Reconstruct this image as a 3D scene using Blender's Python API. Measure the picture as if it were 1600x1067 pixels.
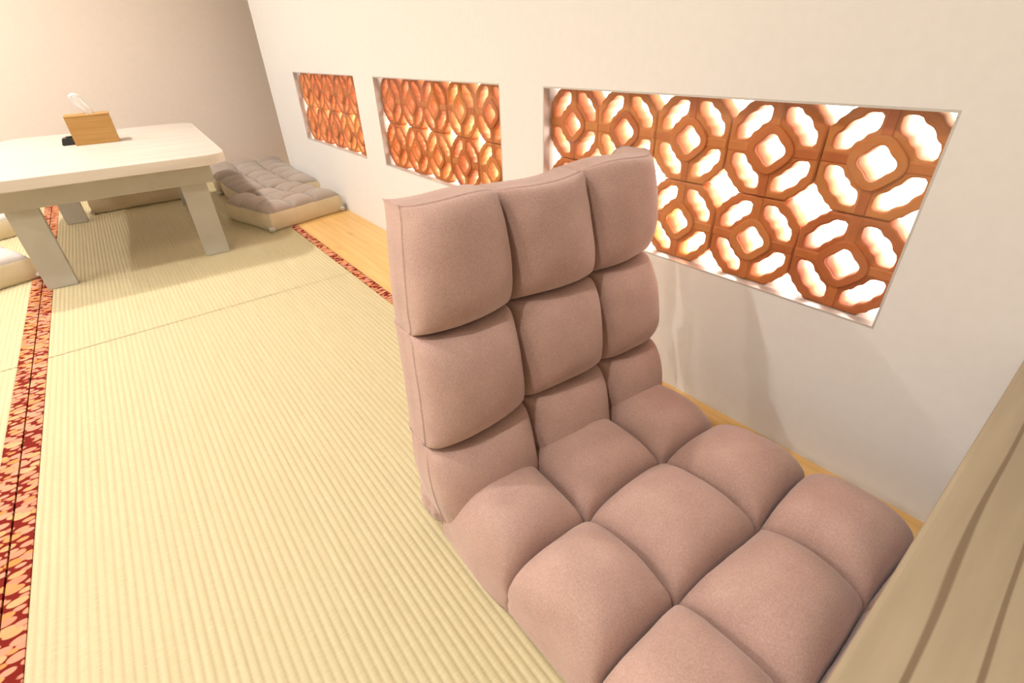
import bpy, bmesh, math, random
from mathutils import Vector, Matrix, noise

random.seed(7)
for o in list(bpy.data.objects):
    bpy.data.objects.remove(o)
scn = bpy.context.scene
COL = scn.collection

# ------------------------------------------------------------------ camera
# solved from the photograph's vanishing points (1600 x 1067 frame)
FPX = 763.84
VZ, VY = (848.0, 1780.0), (110.0, 92.0)
def cray(p):
    return Vector(((p[0] - 800) / FPX, -(p[1] - 533.5) / FPX, -1.0))
UP = (-cray(VZ)).normalized()
AY = cray(VY); AY = (AY - UP * AY.dot(UP)).normalized()
AX = AY.cross(UP)
cam_d = bpy.data.cameras.new('camera')
cam = bpy.data.objects.new('camera', cam_d)
COL.objects.link(cam)
cam_d.sensor_width = 36.0
cam_d.lens = FPX / 1600 * 36
cam_d.clip_start = 0.01
CAM_H = 0.72
cam.matrix_world = Matrix.Translation((0, 0, CAM_H)) @ Matrix((AX, AY, UP)).to_4x4()
scn.camera = cam

# ------------------------------------------------------------------ light and exposure
vs = scn.view_settings
vs.view_transform = 'Standard'
vs.look = 'None'
vs.gamma = 1.0
vs.use_curve_mapping = False
vs.exposure = 0.15
world = bpy.data.worlds.new('world')
scn.world = world
world.use_nodes = True
world.node_tree.nodes['Background'].inputs[0].default_value = (1.0, 0.93, 0.85, 1)
world.node_tree.nodes['Background'].inputs[1].default_value = 0.3

def area(name, loc, size, power, color, target=None, shape='DISK', size_y=None):
    l = bpy.data.lights.new(name, 'AREA')
    l.shape = shape
    l.size = size
    if size_y:
        l.size_y = size_y
    l.energy = power
    l.color = color
    o = bpy.data.objects.new(name, l)
    COL.objects.link(o)
    o.location = loc
    if target:
        o.rotation_euler = (Vector(target) - Vector(loc)).to_track_quat('-Z', 'Y').to_euler()
    return o

WARM = (1.0, 0.945, 0.895)
CEIL = 2.4
for lx in (-0.7, -2.3):                       # grid of ceiling downlights
    for ly, pw_ in ((2.95, 27.0), (1.55, 17.0), (0.15, 15.0)):
        dl = area('downlight', (lx, ly, CEIL - 0.03), 0.06, pw_ * (1.05 if lx < -2 else 0.9), WARM)
        dl.data.spread = math.radians(140)
# bright neighbouring passage behind the terracotta lattice
for ly in (0.4, 1.7, 3.0):
    area('passage_light', (1.95, ly, CEIL - 0.03), 0.9, 190.0, (1.0, 0.95, 0.88))

# ------------------------------------------------------------------ materials
def mat(name):
    m = bpy.data.materials.new(name)
    m.use_nodes = True
    nt = m.node_tree
    return m, nt, nt.nodes['Principled BSDF']

def N(nt, t, **kw):
    n = nt.nodes.new(t)
    for k, v in kw.items():
        setattr(n, k, v)
    return n

def ramp(nt, stops):
    r = N(nt, 'ShaderNodeValToRGB')
    e = r.color_ramp.elements
    while len(e) < len(stops):
        e.new(0.5)
    for k, (p, c) in enumerate(stops):
        e[k].position = p
        e[k].color = (*c, 1)
    return r

def coords(nt, scale=(1, 1, 1), rot=(0, 0, 0), kind='Object'):
    tc = N(nt, 'ShaderNodeTexCoord')
    mp = N(nt, 'ShaderNodeMapping')
    mp.inputs['Scale'].default_value = scale
    mp.inputs['Rotation'].default_value = rot
    nt.links.new(tc.outputs[kind], mp.inputs[0])
    return mp

def bump(nt, bsdf, sock, strength, dist):
    b = N(nt, 'ShaderNodeBump')
    b.inputs['Strength'].default_value = strength
    b.inputs['Distance'].default_value = dist
    nt.links.new(sock, b.inputs['Height'])
    nt.links.new(b.outputs[0], bsdf.inputs['Normal'])

def noisy(name, c1, c2, scale, rough=0.7, bstr=0.0, bdist=0.001, stretch=(1, 1, 1), detail=4, spec=0.3):
    m, nt, b = mat(name)
    mp = coords(nt, stretch)
    n = N(nt, 'ShaderNodeTexNoise')
    n.inputs['Scale'].default_value = scale
    n.inputs['Detail'].default_value = detail
    nt.links.new(mp.outputs[0], n.inputs['Vector'])
    r = ramp(nt, [(0.3, c1), (0.7, c2)])
    nt.links.new(n.outputs['Fac'], r.inputs[0])
    nt.links.new(r.outputs[0], b.inputs['Base Color'])
    b.inputs['Roughness'].default_value = rough
    b.inputs['Specular IOR Level'].default_value = spec
    if bstr:
        bump(nt, b, n.outputs['Fac'], bstr, bdist)
    return m

def fabric(name, c1, c2, weave=900.0, bstr=0.35):
    """woven cloth: crossed fine waves for the threads, soft noise for the shade variation"""
    m, nt, b = mat(name)
    mp = coords(nt)
    n = N(nt, 'ShaderNodeTexNoise')
    n.inputs['Scale'].default_value = 14
    n.inputs['Detail'].default_value = 5
    nt.links.new(mp.outputs[0], n.inputs['Vector'])
    n2 = N(nt, 'ShaderNodeTexNoise')
    n2.inputs['Scale'].default_value = weave
    n2.inputs['Detail'].default_value = 2
    nt.links.new(mp.outputs[0], n2.inputs['Vector'])
    mx = N(nt, 'ShaderNodeMath', operation='ADD')
    mu = N(nt, 'ShaderNodeMath', operation='MULTIPLY')
    mu.inputs[1].default_value = 0.5
    nt.links.new(n2.outputs['Fac'], mu.inputs[0])
    mh = N(nt, 'ShaderNodeMath', operation='MULTIPLY')
    mh.inputs[1].default_value = 0.5
    nt.links.new(n.outputs['Fac'], mh.inputs[0])
    nt.links.new(mu.outputs[0], mx.inputs[0])
    nt.links.new(mh.outputs[0], mx.inputs[1])
    r = ramp(nt, [(0.35, c1), (0.65, c2)])
    nt.links.new(mx.outputs[0], r.inputs[0])
    nt.links.new(r.outputs[0], b.inputs['Base Color'])
    b.inputs['Roughness'].default_value = 0.9
    b.inputs['Specular IOR Level'].default_value = 0.15
    b.inputs['Sheen Weight'].default_value = 0.25
    b.inputs['Sheen Roughness'].default_value = 0.5
    bump(nt, b, n2.outputs['Fac'], bstr, 0.0008)
    return m

def wood(name, base, light, dark, stretch, rings=9.0, dist=2.0, rough=0.45, line=0.5, axis='Y', knots=False, lo=0.70, prof='SAW', dscale=0.6):
    """long streaks; the rings run across `axis`"""
    m, nt, b = mat(name)
    mp = coords(nt, stretch)
    n = N(nt, 'ShaderNodeTexNoise')
    n.inputs['Scale'].default_value = 3.0
    n.inputs['Detail'].default_value = 6
    nt.links.new(mp.outputs[0], n.inputs['Vector'])
    w = N(nt, 'ShaderNodeTexWave', bands_direction=axis, wave_profile=prof)
    w.inputs['Scale'].default_value = rings
    w.inputs['Distortion'].default_value = dist
    w.inputs['Detail'].default_value = 2
    w.inputs['Detail Scale'].default_value = dscale
    nt.links.new(mp.outputs[0], w.inputs['Vector'])
    r1 = ramp(nt, [(0.3, base), (0.7, light)])
    nt.links.new(n.outputs['Fac'], r1.inputs[0])
    r2 = ramp(nt, [(lo, (0, 0, 0)), (0.985, (1, 1, 1))])
    nt.links.new(w.outputs['Fac'], r2.inputs[0])
    mm = N(nt, 'ShaderNodeMath', operation='MULTIPLY')
    mm.inputs[1].default_value = line
    nt.links.new(r2.outputs[0], mm.inputs[0])
    mix = N(nt, 'ShaderNodeMix', data_type='RGBA')
    nt.links.new(mm.outputs[0], mix.inputs[0])
    nt.links.new(r1.outputs[0], mix.inputs[6])
    mix.inputs[7].default_value = (*dark, 1)
    out = mix.outputs[2]
    if knots:
        mp2 = coords(nt, (7, 2.6, 1))
        v = N(nt, 'ShaderNodeTexVoronoi')
        v.inputs['Scale'].default_value = 1.0
        nt.links.new(mp2.outputs[0], v.inputs['Vector'])
        rk = ramp(nt, [(0.06, (1, 1, 1)), (0.16, (0, 0, 0))])
        nt.links.new(v.outputs['Distance'], rk.inputs[0])
        mk = N(nt, 'ShaderNodeMath', operation='MULTIPLY')
        mk.inputs[1].default_value = 0.55
        nt.links.new(rk.outputs[0], mk.inputs[0])
        mix2 = N(nt, 'ShaderNodeMix', data_type='RGBA')
        nt.links.new(mk.outputs[0], mix2.inputs[0])
        nt.links.new(out, mix2.inputs[6])
        mix2.inputs[7].default_value = (0.42, 0.17, 0.05, 1)
        out = mix2.outputs[2]
    nt.links.new(out, b.inputs['Base Color'])
    b.inputs['Roughness'].default_value = rough
    b.inputs['Specular IOR Level'].default_value = 0.35
    bump(nt, b, n.outputs['Fac'], 0.08, 0.001)
    return m

M = {}
M['wall'] = noisy('white_wall_paint', (0.80, 0.785, 0.765), (0.82, 0.805, 0.79), 60, 0.75, 0.06, 0.001)
M['back_wall'] = noisy('cream_wall_paint', (0.82, 0.725, 0.64), (0.84, 0.745, 0.66), 50, 0.75, 0.06, 0.001)
M['ceiling'] = noisy('ceiling_paint', (0.80, 0.78, 0.74), (0.83, 0.81, 0.77), 40, 0.9)
M['passage'] = noisy('passage_paint', (0.86, 0.85, 0.84), (0.88, 0.87, 0.86), 20, 0.8)
M['base'] = noisy('plywood_subfloor', (0.45, 0.33, 0.2), (0.5, 0.37, 0.23), 12, 0.8)
M['chair'] = fabric('pink_brown_cloth', (0.44, 0.285, 0.24), (0.58, 0.39, 0.335), 420.0)
M['chair_back'] = M['chair']
M['cushion_top'] = fabric('grey_brown_cloth', (0.40, 0.33, 0.28), (0.46, 0.385, 0.33))
M['lit_cushion_top'] = fabric('lit_grey_brown_cloth', (0.60, 0.54, 0.50), (0.68, 0.62, 0.58))  # paler copy of the cushion cloth, strong light on the left cushions painted in
M['cushion_side'] = fabric('cream_canvas', (0.66, 0.55, 0.36), (0.72, 0.61, 0.42), 700)
M['ribbon'] = fabric('white_ribbon', (0.8, 0.75, 0.65), (0.85, 0.8, 0.7), 700)
M['pine'] = wood('knotty_pine', (0.74, 0.44, 0.15), (0.82, 0.53, 0.21), (0.60, 0.30, 0.08), (9, 0.9, 9), 1.1, 5.0, 0.4, 0.35, 'X', True)
M['ash'] = wood('washed_ash', (0.36, 0.285, 0.19), (0.47, 0.385, 0.265), (0.14, 0.085, 0.045), (0.8, 9, 9), 0.95, 6.0, 0.45, 0.7, 'Y', lo=0.94, prof='SIN', dscale=1.6)
M['pale_top'] = wood('pale_table_top', (0.60, 0.53, 0.46), (0.69, 0.62, 0.545), (0.50, 0.42, 0.34), (0.9, 9, 9), 0.9, 3.0, 0.42, 0.3, 'Y')
M['table_paint'] = noisy('warm_grey_paint', (0.46, 0.435, 0.37), (0.49, 0.465, 0.40), 25, 0.5)
M['tissue_box'] = wood('kraft_box', (0.46, 0.25, 0.07), (0.53, 0.30, 0.10), (0.35, 0.18, 0.05), (2, 12, 12), 1.2, 2.0, 0.55, 0.3, 'Z')
M['tissue'] = noisy('white_paper', (0.88, 0.87, 0.85), (0.9, 0.89, 0.87), 30, 0.9)
M['black'] = noisy('black_plastic', (0.02, 0.02, 0.018), (0.03, 0.03, 0.025), 40, 0.35)
M['alu'] = noisy('brushed_aluminium', (0.55, 0.53, 0.50), (0.62, 0.60, 0.57), 80, 0.4, stretch=(1, 1, 12))
M['alu'].node_tree.nodes['Principled BSDF'].inputs['Metallic'].default_value = 0.3

def terracotta():
    m, nt, b = mat('terracotta')
    oi = N(nt, 'ShaderNodeObjectInfo')
    mp = coords(nt)
    n = N(nt, 'ShaderNodeTexNoise')
    n.inputs['Scale'].default_value = 38
    n.inputs['Detail'].default_value = 6
    nt.links.new(mp.outputs[0], n.inputs['Vector'])
    r = ramp(nt, [(0.3, (0.44, 0.125, 0.028)), (0.72, (0.58, 0.18, 0.042))])
    nt.links.new(n.outputs['Fac'], r.inputs[0])
    r2 = ramp(nt, [(0.0, (0.40, 0.095, 0.024)), (0.5, (0.54, 0.155, 0.036)), (1.0, (0.62, 0.25, 0.065))])
    nt.links.new(oi.outputs['Random'], r2.inputs[0])
    mix = N(nt, 'ShaderNodeMix', data_type='RGBA')
    mix.inputs[0].default_value = 0.55
    nt.links.new(r.outputs[0], mix.inputs[6])
    nt.links.new(r2.outputs[0], mix.inputs[7])
    nt.links.new(mix.outputs[2], b.inputs['Base Color'])
    b.inputs['Roughness'].default_value = 0.65
    bump(nt, b, n.outputs['Fac'], 0.15, 0.001)
    return m
M['terracotta'] = terracotta()

def pane_mat():
    m = bpy.data.materials.new('clear_pane')
    m.use_nodes = True
    nt = m.node_tree
    nt.nodes.clear()
    out = N(nt, 'ShaderNodeOutputMaterial')
    tr = N(nt, 'ShaderNodeBsdfTransparent')
    tr.inputs[0].default_value = (0.97, 0.98, 0.97, 1)
    gl = N(nt, 'ShaderNodeBsdfGlossy')
    gl.inputs['Roughness'].default_value = 0.02
    lw = N(nt, 'ShaderNodeLayerWeight')
    pw = N(nt, 'ShaderNodeMath', operation='POWER')
    pw.inputs[1].default_value = 5.0
    lw.inputs[0].default_value = 0.5
    nt.links.new(lw.outputs['Facing'], pw.inputs[0])
    fr = N(nt, 'ShaderNodeMath', operation='MULTIPLY_ADD')
    fr.inputs[1].default_value = 0.4
    fr.inputs[2].default_value = 0.045
    nt.links.new(pw.outputs[0], fr.inputs[0])
    mx = N(nt, 'ShaderNodeMixShader')
    nt.links.new(fr.outputs[0], mx.inputs[0])
    nt.links.new(tr.outputs[0], mx.inputs[1])
    nt.links.new(gl.outputs[0], mx.inputs[2])
    nt.links.new(mx.outputs[0], out.inputs[0])
    return m
M['pane'] = pane_mat()

def emit_mat(name, col, s):
    m, nt, b = mat(name)
    b.inputs['Base Color'].default_value = (*col, 1)
    b.inputs['Emission Color'].default_value = (*col, 1)
    b.inputs['Emission Strength'].default_value = s
    return m
M['bulb'] = emit_mat('glowing_bulb', (1.0, 0.62, 0.16), 130.0)

def tatami_mat():
    """woven rush: pale straw with fine cross threads; ribs are geometry"""
    m, nt, b = mat('woven_rush')
    mp = coords(nt, (30, 1.2, 1))
    n = N(nt, 'ShaderNodeTexNoise')
    n.inputs['Scale'].default_value = 4
    n.inputs['Detail'].default_value = 5
    nt.links.new(mp.outputs[0], n.inputs['Vector'])
    r = ramp(nt, [(0.25, (0.585, 0.50, 0.305)), (0.75, (0.635, 0.555, 0.355))])
    nt.links.new(n.outputs['Fac'], r.inputs[0])
    mp2 = coords(nt, (60, 700, 1))
    n2 = N(nt, 'ShaderNodeTexNoise')
    n2.inputs['Scale'].default_value = 1.0
    n2.inputs['Detail'].default_value = 2
    nt.links.new(mp2.outputs[0], n2.inputs['Vector'])
    r2 = ramp(nt, [(0.35, (0.90, 0.89, 0.82)), (0.65, (1.0, 1.0, 1.0))])
    nt.links.new(n2.outputs['Fac'], r2.inputs[0])
    mix = N(nt, 'ShaderNodeMix', data_type='RGBA', blend_type='MULTIPLY')
    mix.inputs[0].default_value = 1.0
    nt.links.new(r.outputs[0], mix.inputs[6])
    nt.links.new(r2.outputs[0], mix.inputs[7])
    nt.links.new(mix.outputs[2], b.inputs['Base Color'])
    b.inputs['Roughness'].default_value = 0.6
    b.inputs['Specular IOR Level'].default_value = 0.3
    bump(nt, b, n2.outputs['Fac'], 0.3, 0.0006)
    return m
M['tatami'] = tatami_mat()

def brocade():
    """red border cloth with slanting pink and orange ovals"""
    m, nt, b = mat('red_brocade')
    mp = coords(nt, (40, 70, 1), (0, 0, -0.5))
    v = N(nt, 'ShaderNodeTexVoronoi')
    v.inputs['Scale'].default_value = 1.0
    v.inputs['Randomness'].default_value = 0.55
    nt.links.new(mp.outputs[0], v.inputs['Vector'])
    rm = ramp(nt, [(0.52, (1, 1, 1)), (0.59, (0, 0, 0))])
    nt.links.new(v.outputs['Distance'], rm.inputs[0])
    sep = N(nt, 'ShaderNodeSeparateColor')
    nt.links.new(v.outputs['Color'], sep.inputs[0])
    rc = ramp(nt, [(0.0, (0.62, 0.24, 0.14)), (0.45, (0.64, 0.31, 0.20)), (0.7, (0.66, 0.25, 0.07)), (1.0, (0.62, 0.38, 0.19))])
    nt.links.new(sep.outputs[0], rc.inputs[0])
    mix = N(nt, 'ShaderNodeMix', data_type='RGBA')
    nt.links.new(rm.outputs[0], mix.inputs[0])
    mix.inputs[6].default_value = (0.19, 0.013, 0.008, 1)
    nt.links.new(rc.outputs[0], mix.inputs[7])
    nt.links.new(mix.outputs[2], b.inputs['Base Color'])
    b.inputs['Roughness'].default_value = 0.8
    b.inputs['Specular IOR Level'].default_value = 0.1
    return m
M['brocade'] = brocade()

# ------------------------------------------------------------------ helpers
def link(name, me, m=None, parent=None, smooth=False, loc=None):
    o = bpy.data.objects.new(name, me)
    COL.objects.link(o)
    if m is not None and not me.materials:
        me.materials.append(m)
    if parent is not None:
        o.parent = parent
    if loc is not None:
        o.location = loc
    if smooth:
        for p in me.polygons:
            p.use_smooth = True
    return o

def mesh(name, verts, faces):
    me = bpy.data.meshes.new(name)
    me.from_pydata([tuple(v) for v in verts], [], faces)
    me.validate()
    me.update()
    return me

def from_bm(name, bm):
    bmesh.ops.recalc_face_normals(bm, faces=bm.faces)
    me = bpy.data.meshes.new(name)
    bm.to_mesh(me)
    bm.free()
    return me

def add_box(bm, x0, x1, y0, y1, z0, z1, bev=0.0):
    r = bmesh.ops.create_cube(bm, size=1.0)
    vs_ = r['verts']
    bmesh.ops.scale(bm, vec=(x1 - x0, y1 - y0, z1 - z0), verts=vs_)
    bmesh.ops.translate(bm, vec=((x0 + x1) / 2, (y0 + y1) / 2, (z0 + z1) / 2), verts=vs_)
    if bev:
        es = list({e for v in vs_ for e in v.link_edges})
        bmesh.ops.bevel(bm, geom=es, offset=bev, segments=2, affect='EDGES', profile=0.7)

def box(name, dims, m, parent=None, bev=0.0):
    bm = bmesh.new()
    add_box(bm, *dims, bev=bev)
    return link(name, from_bm(name, bm), m, parent)

def boxes(name, lst, m, parent=None):
    bm = bmesh.new()
    for d in lst:
        add_box(bm, *d)
    return link(name, from_bm(name, bm), m, parent)

def empty(name, loc=(0, 0, 0), rz=0.0):
    o = bpy.data.objects.new(name, None)
    COL.objects.link(o)
    o.empty_display_size = 0.1
    o.location = loc
    o.rotation_euler = (0, 0, rz)
    return o

def tag(o, label=None, cat=None, group=None, kind=None):
    if label: o['label'] = label
    if cat: o['category'] = cat
    if group: o['group'] = group
    if kind: o['kind'] = kind
    return o

def outline_prism(name, outline, z0, z1, bev=0.003):
    """prism of a 2D outline with softened upper and lower rim"""
    bm = bmesh.new()
    f = bm.faces.new([bm.verts.new((x, y, z0)) for x, y in outline])
    r = bmesh.ops.extrude_face_region(bm, geom=[f])
    vv = [g for g in r['geom'] if isinstance(g, bmesh.types.BMVert)]
    bmesh.ops.translate(bm, vec=(0, 0, z1 - z0), verts=vv)
    bm.normal_update()
    es = [e for e in bm.edges if abs(e.verts[0].co.z - e.verts[1].co.z) < 1e-6]
    bmesh.ops.bevel(bm, geom=es, offset=bev, segments=2, affect='EDGES', profile=0.7)
    return from_bm(name, bm)

def rounded_rect(x0, x1, y0, y1, r, n=8):
    pts = []
    for cx, cy, a0 in ((x1 - r, y1 - r, 0), (x0 + r, y1 - r, 90), (x0 + r, y0 + r, 180), (x1 - r, y0 + r, 270)):
        for k in range(n + 1):
            a = math.radians(a0 + 90 * k / n)
            pts.append((cx + r * math.cos(a), cy + r * math.sin(a)))
    return pts

# ------------------------------------------------------------------ the room
WX = 0.871            # inner face of the wall with the lattice openings
WT = 0.12
ZB, ZT = 0.305, 0.627
OPEN = [(2.158, 2.943), (1.173, 1.973), (0.187, 0.997)]
YB = 3.93             # back wall
YE = 3.445            # the lattice wall ends here
XL, YF = -3.2, -1.9

segs = [(WX, WX + WT, YF, YE, -0.05, ZB), (WX, WX + WT, YF, YE, ZT, CEIL)]
ys = [YF] + sorted(v for a in OPEN for v in a) + [YE]
for k in range(0, len(ys), 2):
    segs.append((WX, WX + WT, ys[k], ys[k + 1], ZB, ZT))
tag(boxes('wall_right', segs, M['wall']), 'white painted wall with three low lattice openings', kind='structure')
tag(box('wall_back', (XL, 2.9, YB, YB + 0.1, -0.05, CEIL), M['back_wall']), kind='structure')
tag(box('wall_return', (WX + WT, 2.9, YE - 0.1, YE, -0.05, CEIL), M['back_wall']), kind='structure')
tag(box('wall_left', (XL - 0.1, XL, YF, YB, -0.05, CEIL), M['wall']), kind='structure')
tag(box('wall_front', (XL, 2.9, YF - 0.1, YF, -0.05, CEIL), M['wall']), kind='structure')
tag(box('wall_passage', (2.8, 2.9, YF, YE - 0.1, -0.05, CEIL), M['passage']), kind='structure')
tag(box('ceiling', (XL, 2.9, YF, YB, CEIL, CEIL + 0.1), M['ceiling']), kind='structure')

floor = tag(box('floor', (XL, 2.9, YF, YB, -0.12, -0.045), M['base']), kind='structure')
box('passage_floor', (WX + WT, 2.8, YF, YE - 0.1, -0.045, 0.0), M['passage'], floor)

# tatami: ribbed rush surface and two cloth borders each
def tatami(x0, x1, y0, y1, gap=0.0015):
    x0 += gap; x1 -= gap; y0 += gap; y1 -= gap
    bw = 0.031
    pitch = 0.0125
    n = round((x1 - x0 - 2 * bw) / pitch)
    px = (x1 - x0 - 2 * bw) / n
    prof = []
    for k in range(n):
        a = x0 + bw + k * px
        prof += [(a, -0.0018), (a + 0.16 * px, -0.0005), (a + 0.5 * px, 0.0002), (a + 0.84 * px, -0.0005)]
    prof.append((x1 - bw, -0.0018))
    verts, faces = [], []
    for x, z in prof:
        verts += [(x, y0, z), (x, y1, z)]
    for k in range(len(prof) - 1):
        faces.append((2 * k, 2 * k + 2, 2 * k + 3, 2 * k + 1))
    me = mesh('tatami_mat', verts, faces)
    t = link('tatami_mat', me, M['tatami'], floor, smooth=True)
    core = box('core', (x0, x1, y0, y1, -0.045, -0.0026), M['base'], t)
    for a, b in ((x0, x0 + bw), (x1 - bw, x1)):
        box('border', (a, b, y0, y1, -0.02, 0.0008), M['brocade'], t, bev=0.0006)
    return t

XA, XB_ = -0.375, 0.587
for xa in (XA, XA - 0.962, XA - 2 * 0.962):
    xb = xa + 0.962
    for ya, yb in ((-1.9, -0.175), (-0.175, 1.735), (1.735, 3.645), (3.645, YB)):
        tatami(xa, xb, ya, yb)
for ya, yb in ((-1.9, 0.62), (0.62, 2.75), (2.75, YB)):
    box('floor_board', (XB_ + 0.001, WX, ya + 0.0006, yb - 0.0006, -0.045, 0.0), M['pine'], floor, bev=0.001)
box('floor_board', (WX, 2.9, YE, YB, -0.045, 0.0), M['pine'], floor)

# ------------------------------------------------------------------ lattice openings
def curve_mesh(name, loops, extrude, bevel):
    cu = bpy.data.curves.new(name, 'CURVE')
    cu.dimensions = '2D'
    cu.fill_mode = 'BOTH'
    cu.extrude = extrude
    cu.bevel_depth = bevel
    cu.bevel_resolution = 1
    cu.offset = -bevel
    for lp in loops:
        sp = cu.splines.new('POLY')
        sp.points.add(len(lp) - 1)
        for p, (x, y) in zip(sp.points, lp):
            p.co = (x, y, 0, 1)
        sp.use_cyclic_u = True
    ob = bpy.data.objects.new(name, cu)
    COL.objects.link(ob)
    dg = bpy.context.evaluated_depsgraph_get()
    me = bpy.data.meshes.new_from_object(ob.evaluated_get(dg))
    bpy.data.objects.remove(ob)
    bpy.data.curves.remove(cu)
    me.name = name
    return me

def rounded(poly, it=2):
    for _ in range(it):
        out = []
        for k in range(len(poly)):
            a, b = poly[k], poly[(k + 1) % len(poly)]
            out.append((a[0] * .78 + b[0] * .22, a[1] * .78 + b[1] * .22))
            out.append((a[0] * .22 + b[0] * .78, a[1] * .22 + b[1] * .78))
        poly = out
    return poly

HB = 0.0805
corner = [(1, .55), (.93, .60), (.88, .70), (.80, .76), (.76, .80), (.70, .88), (.60, .93), (.55, 1)]
outer = []
for k in range(4):
    a = k * math.pi / 2
    for x, y in corner:
        outer.append((x * math.cos(a) - y * math.sin(a), x * math.sin(a) + y * math.cos(a)))
slot = [(.15, .85), (.41, .85), (.50, .73), (.61, .69), (.69, .61), (.73, .50), (.85, .41), (.85, .15),
        (.63, .15), (.54, .20), (.48, .33), (.41, .36), (.36, .41), (.33, .48), (.20, .54), (.15, .63)]
slot = rounded(slot, 1)
def rot4(p, k):
    a = k * math.pi / 2
    return [(x * math.cos(a) - y * math.sin(a), x * math.sin(a) + y * math.cos(a)) for x, y in p]
def lobed(r, q, n=40):
    return [((r + q * math.cos(4 * t)) * math.cos(t), (r + q * math.cos(4 * t)) * math.sin(t))
            for t in (2 * math.pi * k / n for k in range(n))]
S = lambda p: [(x * HB * 0.992, y * HB * 0.992) for x, y in p]
BD = 0.036
brick_me = curve_mesh('brick', [S(outer)] + [S(rot4(slot, k)) for k in range(4)] + [S(lobed(.285, .035))], BD / 2 - 0.003, 0.003)
ring_me = curve_mesh('ring', [S(lobed(.475, .03)), S(lobed(.295, .035))], 0.004, 0.002)
rib_me = mesh('spoke', *(lambda v, f: (v, f))(
    [(x * HB, y * HB, z) for z, w in ((0, .10), (0.0018, .075)) for x, y in ((.46, -w), (.97, -w), (.97, w), (.46, w))],
    [(4, 5, 6, 7), (0, 1, 5, 4), (1, 2, 6, 5), (2, 3, 7, 6), (3, 0, 4, 7)]))
for me in (brick_me, ring_me, rib_me):
    me.materials.clear()
    me.materials.append(M['terracotta'])

for wi, (ya, yb) in enumerate(OPEN):
    w = empty('window_%d' % (wi + 1), (WX, (ya + yb) / 2, ZB))
    tag(w, ['lattice opening of terracotta blocks farthest from the floor chair',
            'middle lattice opening of terracotta blocks',
            'largest lattice opening of terracotta blocks beside the floor chair'][wi], kind='structure')
    L = yb - ya
    hz = ZT - ZB
    e = 0.0035
    fr = boxes('frame', [(0.0, 0.020, -L / 2, -L / 2 + e, 0, hz), (0.0, 0.020, L / 2 - e, L / 2, 0, hz),
                         (0.0, 0.020, -L / 2 + e, L / 2 - e, 0, e), (0.0, 0.020, -L / 2 + e, L / 2 - e, hz - e, hz)], M['alu'], w)
    pn = link('pane', mesh('pane', [(0.008, -L / 2 + e, e), (0.008, L / 2 - e, e), (0.008, L / 2 - e, hz - e), (0.008, -L / 2 + e, hz - e)],
                           [(0, 1, 2, 3)]), M['pane'], w)
    nb = 5
    for r in range(2):
        for c in range(nb):
            b = link('brick', brick_me, None, w)
            b.location = (0.024 + BD / 2 + random.uniform(0, .004), -L / 2 + (c + 0.5) * L / nb, (r + 0.5) * hz / 2)
            # block face looks into the room (-x)
            b.rotation_euler = Matrix(((0, 0, -1), (-1, 0, 0), (0, 1, 0))).to_euler()
            b.rotation_euler.rotate_axis('Z', random.uniform(-.012, .012))
            b.scale = (L / nb / 0.161, hz / 2 / 0.161, 1)
            rg = link('ring', ring_me, None, b)
            rg.location = (0, 0, BD / 2)
            for k in range(4):
                sp = link('spoke', rib_me, None, b)
                sp.location = (0, 0, BD / 2)
                sp.rotation_euler = (0, 0, k * math.pi / 2)

# ------------------------------------------------------------------ tufted floor chair
def sgnpow(v, e):
    return math.copysign(abs(v) ** e, v)

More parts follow.
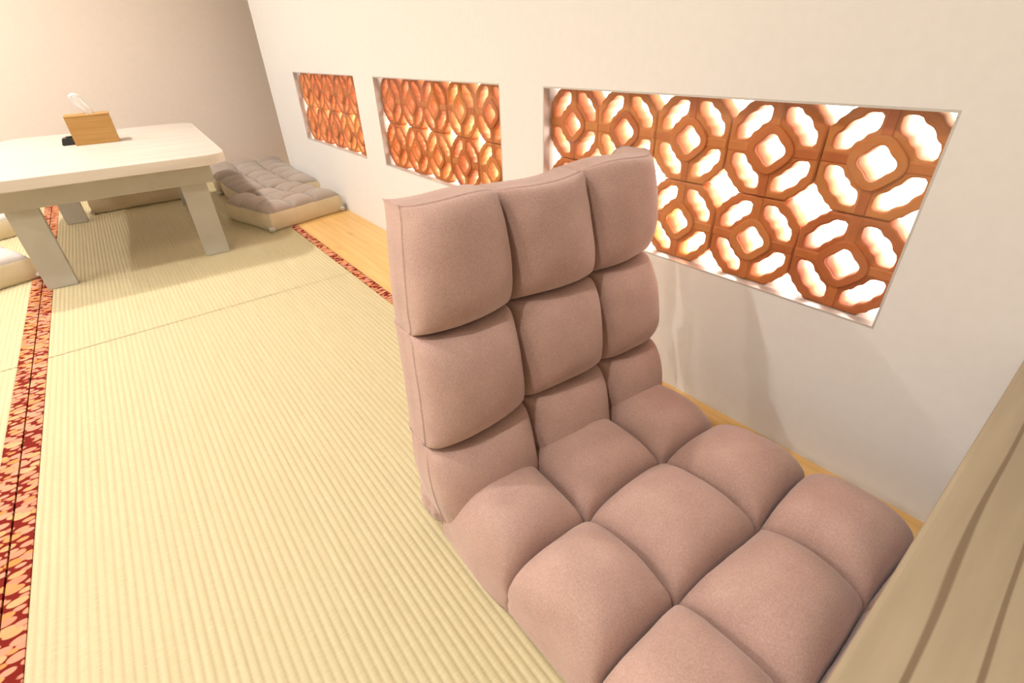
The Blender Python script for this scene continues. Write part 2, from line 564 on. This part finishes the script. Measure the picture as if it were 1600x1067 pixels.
def quilt(cols, rows, base, nrm, A, d_out, n=22, a=0.78, b=0.62, pinch=0.014, ear=0.0, seed=0, open_rows=(False, False), arow=None, warp=1.0, keep=0.0, keep_top=0.0, seam=0.010):
    """tufted surface: list of panel grids [j][i] -> (n+1)x(n+1) points.
    cols(v): column borders at v, rows: row borders; base(u, v) -> point on the stitched plane."""
    panels = []
    nc, nr = len(cols(rows[0])) - 1, len(rows) - 1
    for j in range(nr):
        row = []
        for i in range(nc):
            g = []
            for q in range(n + 1):
                t = -1 + 2 * q / n
                line = []
                for p in range(n + 1):
                    s = -1 + 2 * p / n
                    ss = sgnpow(math.sin(s * math.pi / 2), a)
                    tt = sgnpow(math.sin(t * math.pi / 2), a)
                    gs = max(0.0, math.cos(s * math.pi / 2)) ** b
                    gt = max(0.0, math.cos(t * math.pi / 2)) ** b
                    v = rows[j] + (rows[j + 1] - rows[j]) * (tt + 1) / 2
                    cb = cols(v)
                    u = cb[i] + (cb[i + 1] - cb[i]) * (ss + 1) / 2
                    outs = (i == 0 and s < 0) or (i == nc - 1 and s > 0)
                    outt = (j == 0 and t < 0 and not open_rows[0]) or (j == nr - 1 and t > 0 and not open_rows[1])
                    ds = d_out * (1 - gs) if outs else 0.0
                    ktop = keep_top if t > 0 else keep
                    dt = (0.0 if ktop and t > 0 else d_out) * (1 - gt) if outt else 0.0
                    aj = A if arow is None else arow[j]
                    # boxed edges keep part of their loft up to the rim
                    g_ = (keep + (1 - keep) * gs if outs else gs) * (ktop + (1 - ktop) * gt if outt else gt)
                    h = aj * (0.55 * g_ + 0.45 * g_ ** 2.2) - max(ds, dt)
                    if not outs: h -= seam * math.exp(-((1 - abs(ss)) / 0.05) ** 2)
                    if not outt: h -= seam * math.exp(-((1 - abs(tt)) / 0.05) ** 2)
                    if not outs and not outt:     # buttoned crossings sit deeper
                        h -= 0.010 * (max(0.0, 1 - gs * 1.6) * max(0.0, 1 - gt * 1.6))
                    # seams draw the rim inwards, pillow corners stand out
                    if outs:
                        u += (-1 if s > 0 else 1) * pinch * (1 - gt) * (1 - gs) * (0 if (outt) else 1)
                        if outt:
                            u += (1.0 if s > 0 else -0.2) * ear * (1 - gt) * (1 - gs)
                    if outt:
                        v += (-1 if t > 0 else 1) * pinch * 0.7 * (1 - gs) * (1 - gt) * (0 if outs else 1)
                        if outs:
                            v += (1 if t > 0 else -1) * (1.2 if s > 0 else 0.4) * ear * (1 - gt) * (1 - gs)
                    wu = 0.010 * noise.noise(Vector((u * 6.5, v * 6.5, seed)))
                    wv = 0.010 * noise.noise(Vector((u * 6.5, v * 6.5, seed + 20)))
                    P = base(u + wu * warp, v + wv * warp)
                    nz = noise.noise(Vector((u * 9 + seed, v * 9, seed * .7))) * 0.006 * gs * gt
                    nz += noise.noise(Vector((u * 38 + seed, v * 38, 3.1))) * 0.0022 * (1 - 0.6 * gs * gt)
                    # creases radiating from the stitched corners
                    cr = math.exp(-(((1 - abs(s)) ** 2 + (1 - abs(t)) ** 2) / 0.10))
                    ang = math.atan2(1.0001 - abs(t), 1.0001 - abs(s))
                    nz += 0.0022 * cr * math.sin(ang * 11 + i * 2 + j * 3 + seed)
                    line.append(P + nrm * (h + nz))
                g.append(line)
            row.append(g)
        panels.append(row)
    return panels

def panel_mesh(name, g):
    n = len(g)
    verts = [p for r in g for p in r]
    faces = [(q * n + p, q * n + p + 1, (q + 1) * n + p + 1, (q + 1) * n + p) for q in range(n - 1) for p in range(n - 1)]
    return mesh(name, verts, faces)

def rim(panels):
    """points around the outside of a quilt, counter-clockwise"""
    nr, nc = len(panels), len(panels[0])
    out = []
    for i in range(nc): out += panels[0][i][0][:-1]
    for j in range(nr): out += [panels[j][nc - 1][q][-1] for q in range(len(panels[j][0]) - 1)]
    for i in reversed(range(nc)): out += panels[nr - 1][i][-1][::-1][:-1]
    for j in reversed(range(nr)): out += [panels[j][0][q][0] for q in reversed(range(1, len(panels[j][0])))]
    return out

def shell(name, loop, steps, centre_shift):
    """side wall and underside: rings made from the rim by (offset vector, scale about the centre)"""
    n = len(loop)
    c = sum(loop, Vector()) / n
    rings = [loop]
    for off, sc in steps:
        rings.append([c + (p - c) * sc + off for p in loop])
    verts = [p for r in rings for p in r]
    faces = []
    for k in range(len(rings) - 1):
        for i in range(n):
            j = (i + 1) % n
            faces.append((k * n + i, (k + 1) * n + i, (k + 1) * n + j, k * n + j))
    verts.append(c + centre_shift)
    for i in range(n):
        faces.append(((len(rings) - 1) * n + i, len(verts) - 1, (len(rings) - 1) * n + (i + 1) % n))
    return mesh(name, verts, faces)

chair = empty('floor_chair', (0.48, 0.2, 0.0))
tag(chair, 'pinkish brown tufted legless floor chair with upright backrest in the foreground', 'floor chair')
CO = Vector((0.48, 0.2, 0.0))

# seat
ZS = 0.078
def seat_cols(v):
    return [0.222, 0.385, 0.565, 0.738]
seat_rows = [-0.128, 0.008, 0.165, 0.335, 0.50]
sp_ = quilt(seat_cols, seat_rows, lambda u, v: Vector((u, v, ZS)) - CO, Vector((0, 0, 1)), 0.072, 0.028, seed=1.3, pinch=0.010, ear=0.004)
seat_shell = shell('seat', rim(sp_), [(Vector((0, 0, -0.012)), 1.008), (Vector((0, 0, -0.030)), 1.004), (Vector((0, 0, -0.046)), 0.985), (Vector((0, 0, -0.048)), 0.95)], Vector((0, 0, -0.05)))
seat = link('seat', seat_shell, M['chair'], chair, smooth=True)
zmin = min(v.co.z for v in seat_shell.vertices)
for v in seat_shell.vertices:           # sit on the mat
    if v.co.z < 0.012: v.co.z = max(v.co.z, 0.001)
for row in sp_:
    for g in row:
        link('tufted_panel', panel_mesh('tufted_panel', g), M['chair'], seat, smooth=True)

# backrest
K = 0.20
nb_ = Vector((0, -1, K)).normalized()
def back_cols(z):
    f = max(0.0, min(1.0, (z - 0.08) / 0.47))
    return [0.216 + 0.058 * f * f, 0.400 + 0.012 * f, 0.580 + 0.006 * f, 0.720 + 0.026 * f]
back_rows = [0.045, 0.208, 0.372, 0.538]
bp_ = quilt(back_cols, back_rows, lambda u, v: Vector((u, 0.492 + K * (v - 0.1), v)) - CO, nb_, 0.060, 0.016, seed=4.2, pinch=0.010, ear=0.013, open_rows=(True, False), keep=0.35, keep_top=0.62)
bk = Vector((0, 1, 0.02))
back_shell = shell('backrest', rim(bp_), [(bk * 0.0015, 1.007), (bk * 0.006, 1.0), (bk * 0.030, 1.0), (bk * 0.052, 0.995), (bk * 0.064, 0.965), (bk * 0.078, 0.8), (bk * 0.086, 0.5)], bk * 0.09)
backrest = link('backrest', back_shell, M['chair'], chair, smooth=True)
for row in bp_:
    for g in row:
        link('tufted_panel', panel_mesh('tufted_panel', g), M['chair'], backrest, smooth=True)

# gathered cloth where seat and backrest fold
def lump(name, c, r, m, parent, seed, amp=0.25, freq=2.2):
    bm = bmesh.new()
    bmesh.ops.create_icosphere(bm, subdivisions=4, radius=1.0)
    for v in bm.verts:
        d = v.co.normalized()
        k = 1 + amp * noise.noise(Vector((d.x * freq * 2.2 + seed, d.y * freq, d.z * freq * 2.2)))
        v.co = Vector((d.x * r[0], d.y * r[1], d.z * r[2])) * k + Vector(c)
    return link(name, from_bm(name, bm), m, parent, smooth=True)
for sx in (0.236, 0.722):
    lump('hinge_gather', Vector((sx, 0.545, 0.055)) - CO, (0.020, 0.040, 0.040), M['chair'], chair, sx * 10)

# ------------------------------------------------------------------ low tables
def low_table(name, loc, rz, w, d, h, mtop, label, cat='table', leg_in=0.100, rad=0.085):
    t = empty(name, loc, rz)
    tag(t, label, cat)
    top = outline_prism('table_top', rounded_rect(-w / 2, w / 2, -d / 2, d / 2, rad), h - 0.036, h, 0.004)
    link('table_top', top, mtop, t)
    ax, ay = w / 2 - leg_in, d / 2 - 0.105
    ath = 0.02
    az0, az1 = h - 0.112, h - 0.036
    for s in (-1, 1):
        box('apron', (-ax - 0.040, ax + 0.040, s * ay - ath / 2, s * ay + ath / 2, az0, az1), M['table_paint'], t, bev=0.002)
        box('apron', (s * ax - ath / 2, s * ax + ath / 2, -ay + ath / 2, ay - ath / 2, az0, az1), M['table_paint'], t, bev=0.002)
    for sx in (-1, 1):
        for sy in (-1, 1):
            x1 = sx * (ax + 0.010)
            x0 = sx * (ax - 0.080)
            y1 = sy * (ay - ath / 2)
            y0 = sy * (ay - ath / 2 - 0.030)
            box('leg', (min(x0, x1), max(x0, x1), min(y0, y1), max(y0, y1), 0.0, az1), M['table_paint'], t, bev=0.002)
    return t

far_t = low_table('low_table', (-0.024, 2.83, 0.0008), math.radians(-3.0), 0.79, 1.24, 0.40, M['pale_top'],
                  'pale low table with painted legs carrying the tissue box, before the back wall')
near_t = low_table('low_table', (0.449, -0.443, 0.0008), math.radians(1.0), 0.826, 0.90, 0.355, M['ash'],
                   'wood grained low table standing over the floor chair seat in the foreground corner', rad=0.012)

# tissue box with tissue
HT = 0.4008
tb = empty('tissue_box', (-0.028, 2.96, HT), math.radians(-2))
tag(tb, 'brown cuboid tissue box on the pale low table', 'tissue box')
bw_, bd_, bh_ = 0.078, 0.058, 0.116
bm = bmesh.new()
add_box(bm, -bw_, bw_, -bd_, bd_, 0, 0.108, 0.002)
link('box_body', from_bm('box_body', bm), M['tissue_box'], tb)
hole = [(0.042 * math.cos(t), 0.014 * math.sin(t)) for t in (2 * math.pi * k / 24 for k in range(24))]
lid = curve_mesh('lid', [[(-bw_, -bd_), (bw_, -bd_), (bw_, bd_), (-bw_, bd_)], hole], 0.003, 0.0008)
lid.materials.clear()
lid.materials.append(M['tissue_box'])
link('lid', lid, None, tb).location = (0, 0, 0.112)
verts, faces = [], []
nu, nv = 9, 12
for k in range(nv + 1):
    f = k / nv
    wd = 0.011 + 0.012 * math.sin(f * math.pi * 0.8)
    for i in range(nu):
        g = i / (nu - 1) * 2 - 1
        verts.append((0.012 + g * wd - 0.018 * f - 0.012 * f * f + 0.003 * math.sin(7 * f), 0.008 * math.cos(g * 5 + f * 3) * (0.4 + f), 0.105 + 0.092 * f - 0.010 * f * g * g))
for k in range(nv):
    for i in range(nu - 1):
        a = k * nu + i
        faces.append((a, a + 1, a + nu + 1, a + nu))
ts = link('tissue', mesh('tissue', verts, faces), M['tissue'], tb, smooth=True)
so = ts.modifiers.new('thickness', 'SOLIDIFY')
so.thickness = 0.0006

# small black call button beside the tissue box
cb_ = empty('call_button', (-0.122, 2.99, HT))
tag(cb_, 'small black device beside the tissue box', 'call button')
def frustum(name, r0, r1, z0, z1, m, parent, n=4, bev=0.003):
    bm = bmesh.new()
    b0 = [bm.verts.new((x * r0[0], y * r0[1], z0)) for x, y in ((-1, -1), (1, -1), (1, 1), (-1, 1))]
    b1 = [bm.verts.new((x * r1[0], y * r1[1], z1)) for x, y in ((-1, -1), (1, -1), (1, 1), (-1, 1))]
    bm.faces.new(b0); bm.faces.new(b1)
    for k in range(4):
        bm.faces.new((b0[k], b0[(k + 1) % 4], b1[(k + 1) % 4], b1[k]))
    bmesh.ops.bevel(bm, geom=list(bm.edges), offset=bev, segments=2, affect='EDGES')
    return link(name, from_bm(name, bm), m, parent)
frustum('body', (0.034, 0.034), (0.026, 0.026), 0.0, 0.028, M['black'], cb_)
bm = bmesh.new()
bmesh.ops.create_cone(bm, cap_ends=True, segments=24, radius1=0.013, radius2=0.012, depth=0.005)
link('button', from_bm('button', bm), M['black'], cb_).location = (0, 0, 0.030)

# ------------------------------------------------------------------ floor cushions
def cushion(corner, rz, size, label, hgt=0.105, tie=True, seed=0.0, top='cushion_top'):
    """corner = its near right (right=True) corner on the floor"""
    c = empty('floor_cushion', (*corner, 0.001), rz)
    tag(c, label, 'cushion', 'grey brown floor cushions around the pale table')
    h = size / 2
    k = [-h, -h / 3, h / 3, h]
    pans = quilt(lambda v: k, k, lambda u, v: Vector((u, v, hgt - 0.020)), Vector((0, 0, 1)), 0.034, 0.004, n=12, pinch=0.001, ear=0.004, seed=seed, seam=0.002)
    sh = shell('side_band', rim(pans), [(Vector((0, 0, -0.004)), 1.012), (Vector((0, 0, -0.04)), 1.022), (Vector((0, 0, -0.072)), 1.012), (Vector((0, 0, -0.081)), 0.985), (Vector((0, 0, -0.081)), 0.7)], Vector((0, 0, -0.081)))
    for v in sh.vertices:
        if v.co.z < 0.004: v.co.z = 0.0
    s = link('side_band', sh, M['cushion_side'], c, smooth=True)
    for row in pans:
        for g in row:
            link('tufted_panel', panel_mesh('tufted_panel', g), M[top], c, smooth=True)
    if tie:
        for sx, sy in ((-1, -1), (1, -1)):
            lump('corner_tie', (sx * h * 1.02, sy * h * 1.02, 0.014), (0.012, 0.016, 0.010), M['ribbon'], c, seed + sx, 0.5)
    return c

def by_corner(corner, deg, size, side):
    """centre of a square from its near corner: side -1 = near left corner given, +1 = near right"""
    a = math.radians(deg)
    v = Vector((-side * size / 2, size / 2))
    return (corner[0] + v.x * math.cos(a) - v.y * math.sin(a), corner[1] + v.x * math.sin(a) + v.y * math.cos(a))

SZ = 0.43
cushion(by_corner((0.462, 2.43), 16, 0.40, -1), math.radians(16), 0.385, 'grey brown tufted cushion with cream sides and a corner tie, lying against the lattice wall', seed=2.0)
cushion((0.652, 3.135), math.radians(2), 0.41, 'grey brown tufted cushion behind the one with the corner tie, by the wall corner', seed=5.0)
cushion((0.655, 3.59), math.radians(-3), 0.44, 'grey brown tufted cushion farthest back, between table and back wall corner', seed=7.0)
cushion((0.03, 3.68), math.radians(0), 0.44, 'cream sided cushion seen through the legs under the pale table', seed=9.0)
cushion(by_corner((-0.385, 2.52), 24, SZ, 1), math.radians(24), SZ, 'cushion in light-paled cloth left of the table front leg, nearest at the photo edge', seed=11.0, top='lit_cushion_top')
cushion(by_corner((-0.40, 3.33), 30, SZ, 1), math.radians(30), SZ, 'cushion in light-paled cloth left of the table, farther at the photo edge', seed=13.0, top='lit_cushion_top')

# ------------------------------------------------------------------ small lamp in the passage, seen through the lattice
lp = empty('sill_lamp', (0.963, 0.582, ZB))
tag(lp, 'glowing bulb behind the lattice blocks beside the backrest', 'lamp')
def post(name, r0, r1, z0, z1, m):
    bm = bmesh.new()
    bmesh.ops.create_cone(bm, cap_ends=True, segments=24, radius1=r0, radius2=r1, depth=z1 - z0)
    link(name, from_bm(name, bm), m, lp).location = (0, 0, (z0 + z1) / 2)
post('base', 0.016, 0.014, 0.0005, 0.006, M['alu'])
post('socket', 0.009, 0.010, 0.006, 0.016, M['alu'])
lump('bulb', (0, 0, 0.031), (0.015, 0.015, 0.018), M['bulb'], lp, 0.0, 0.0)
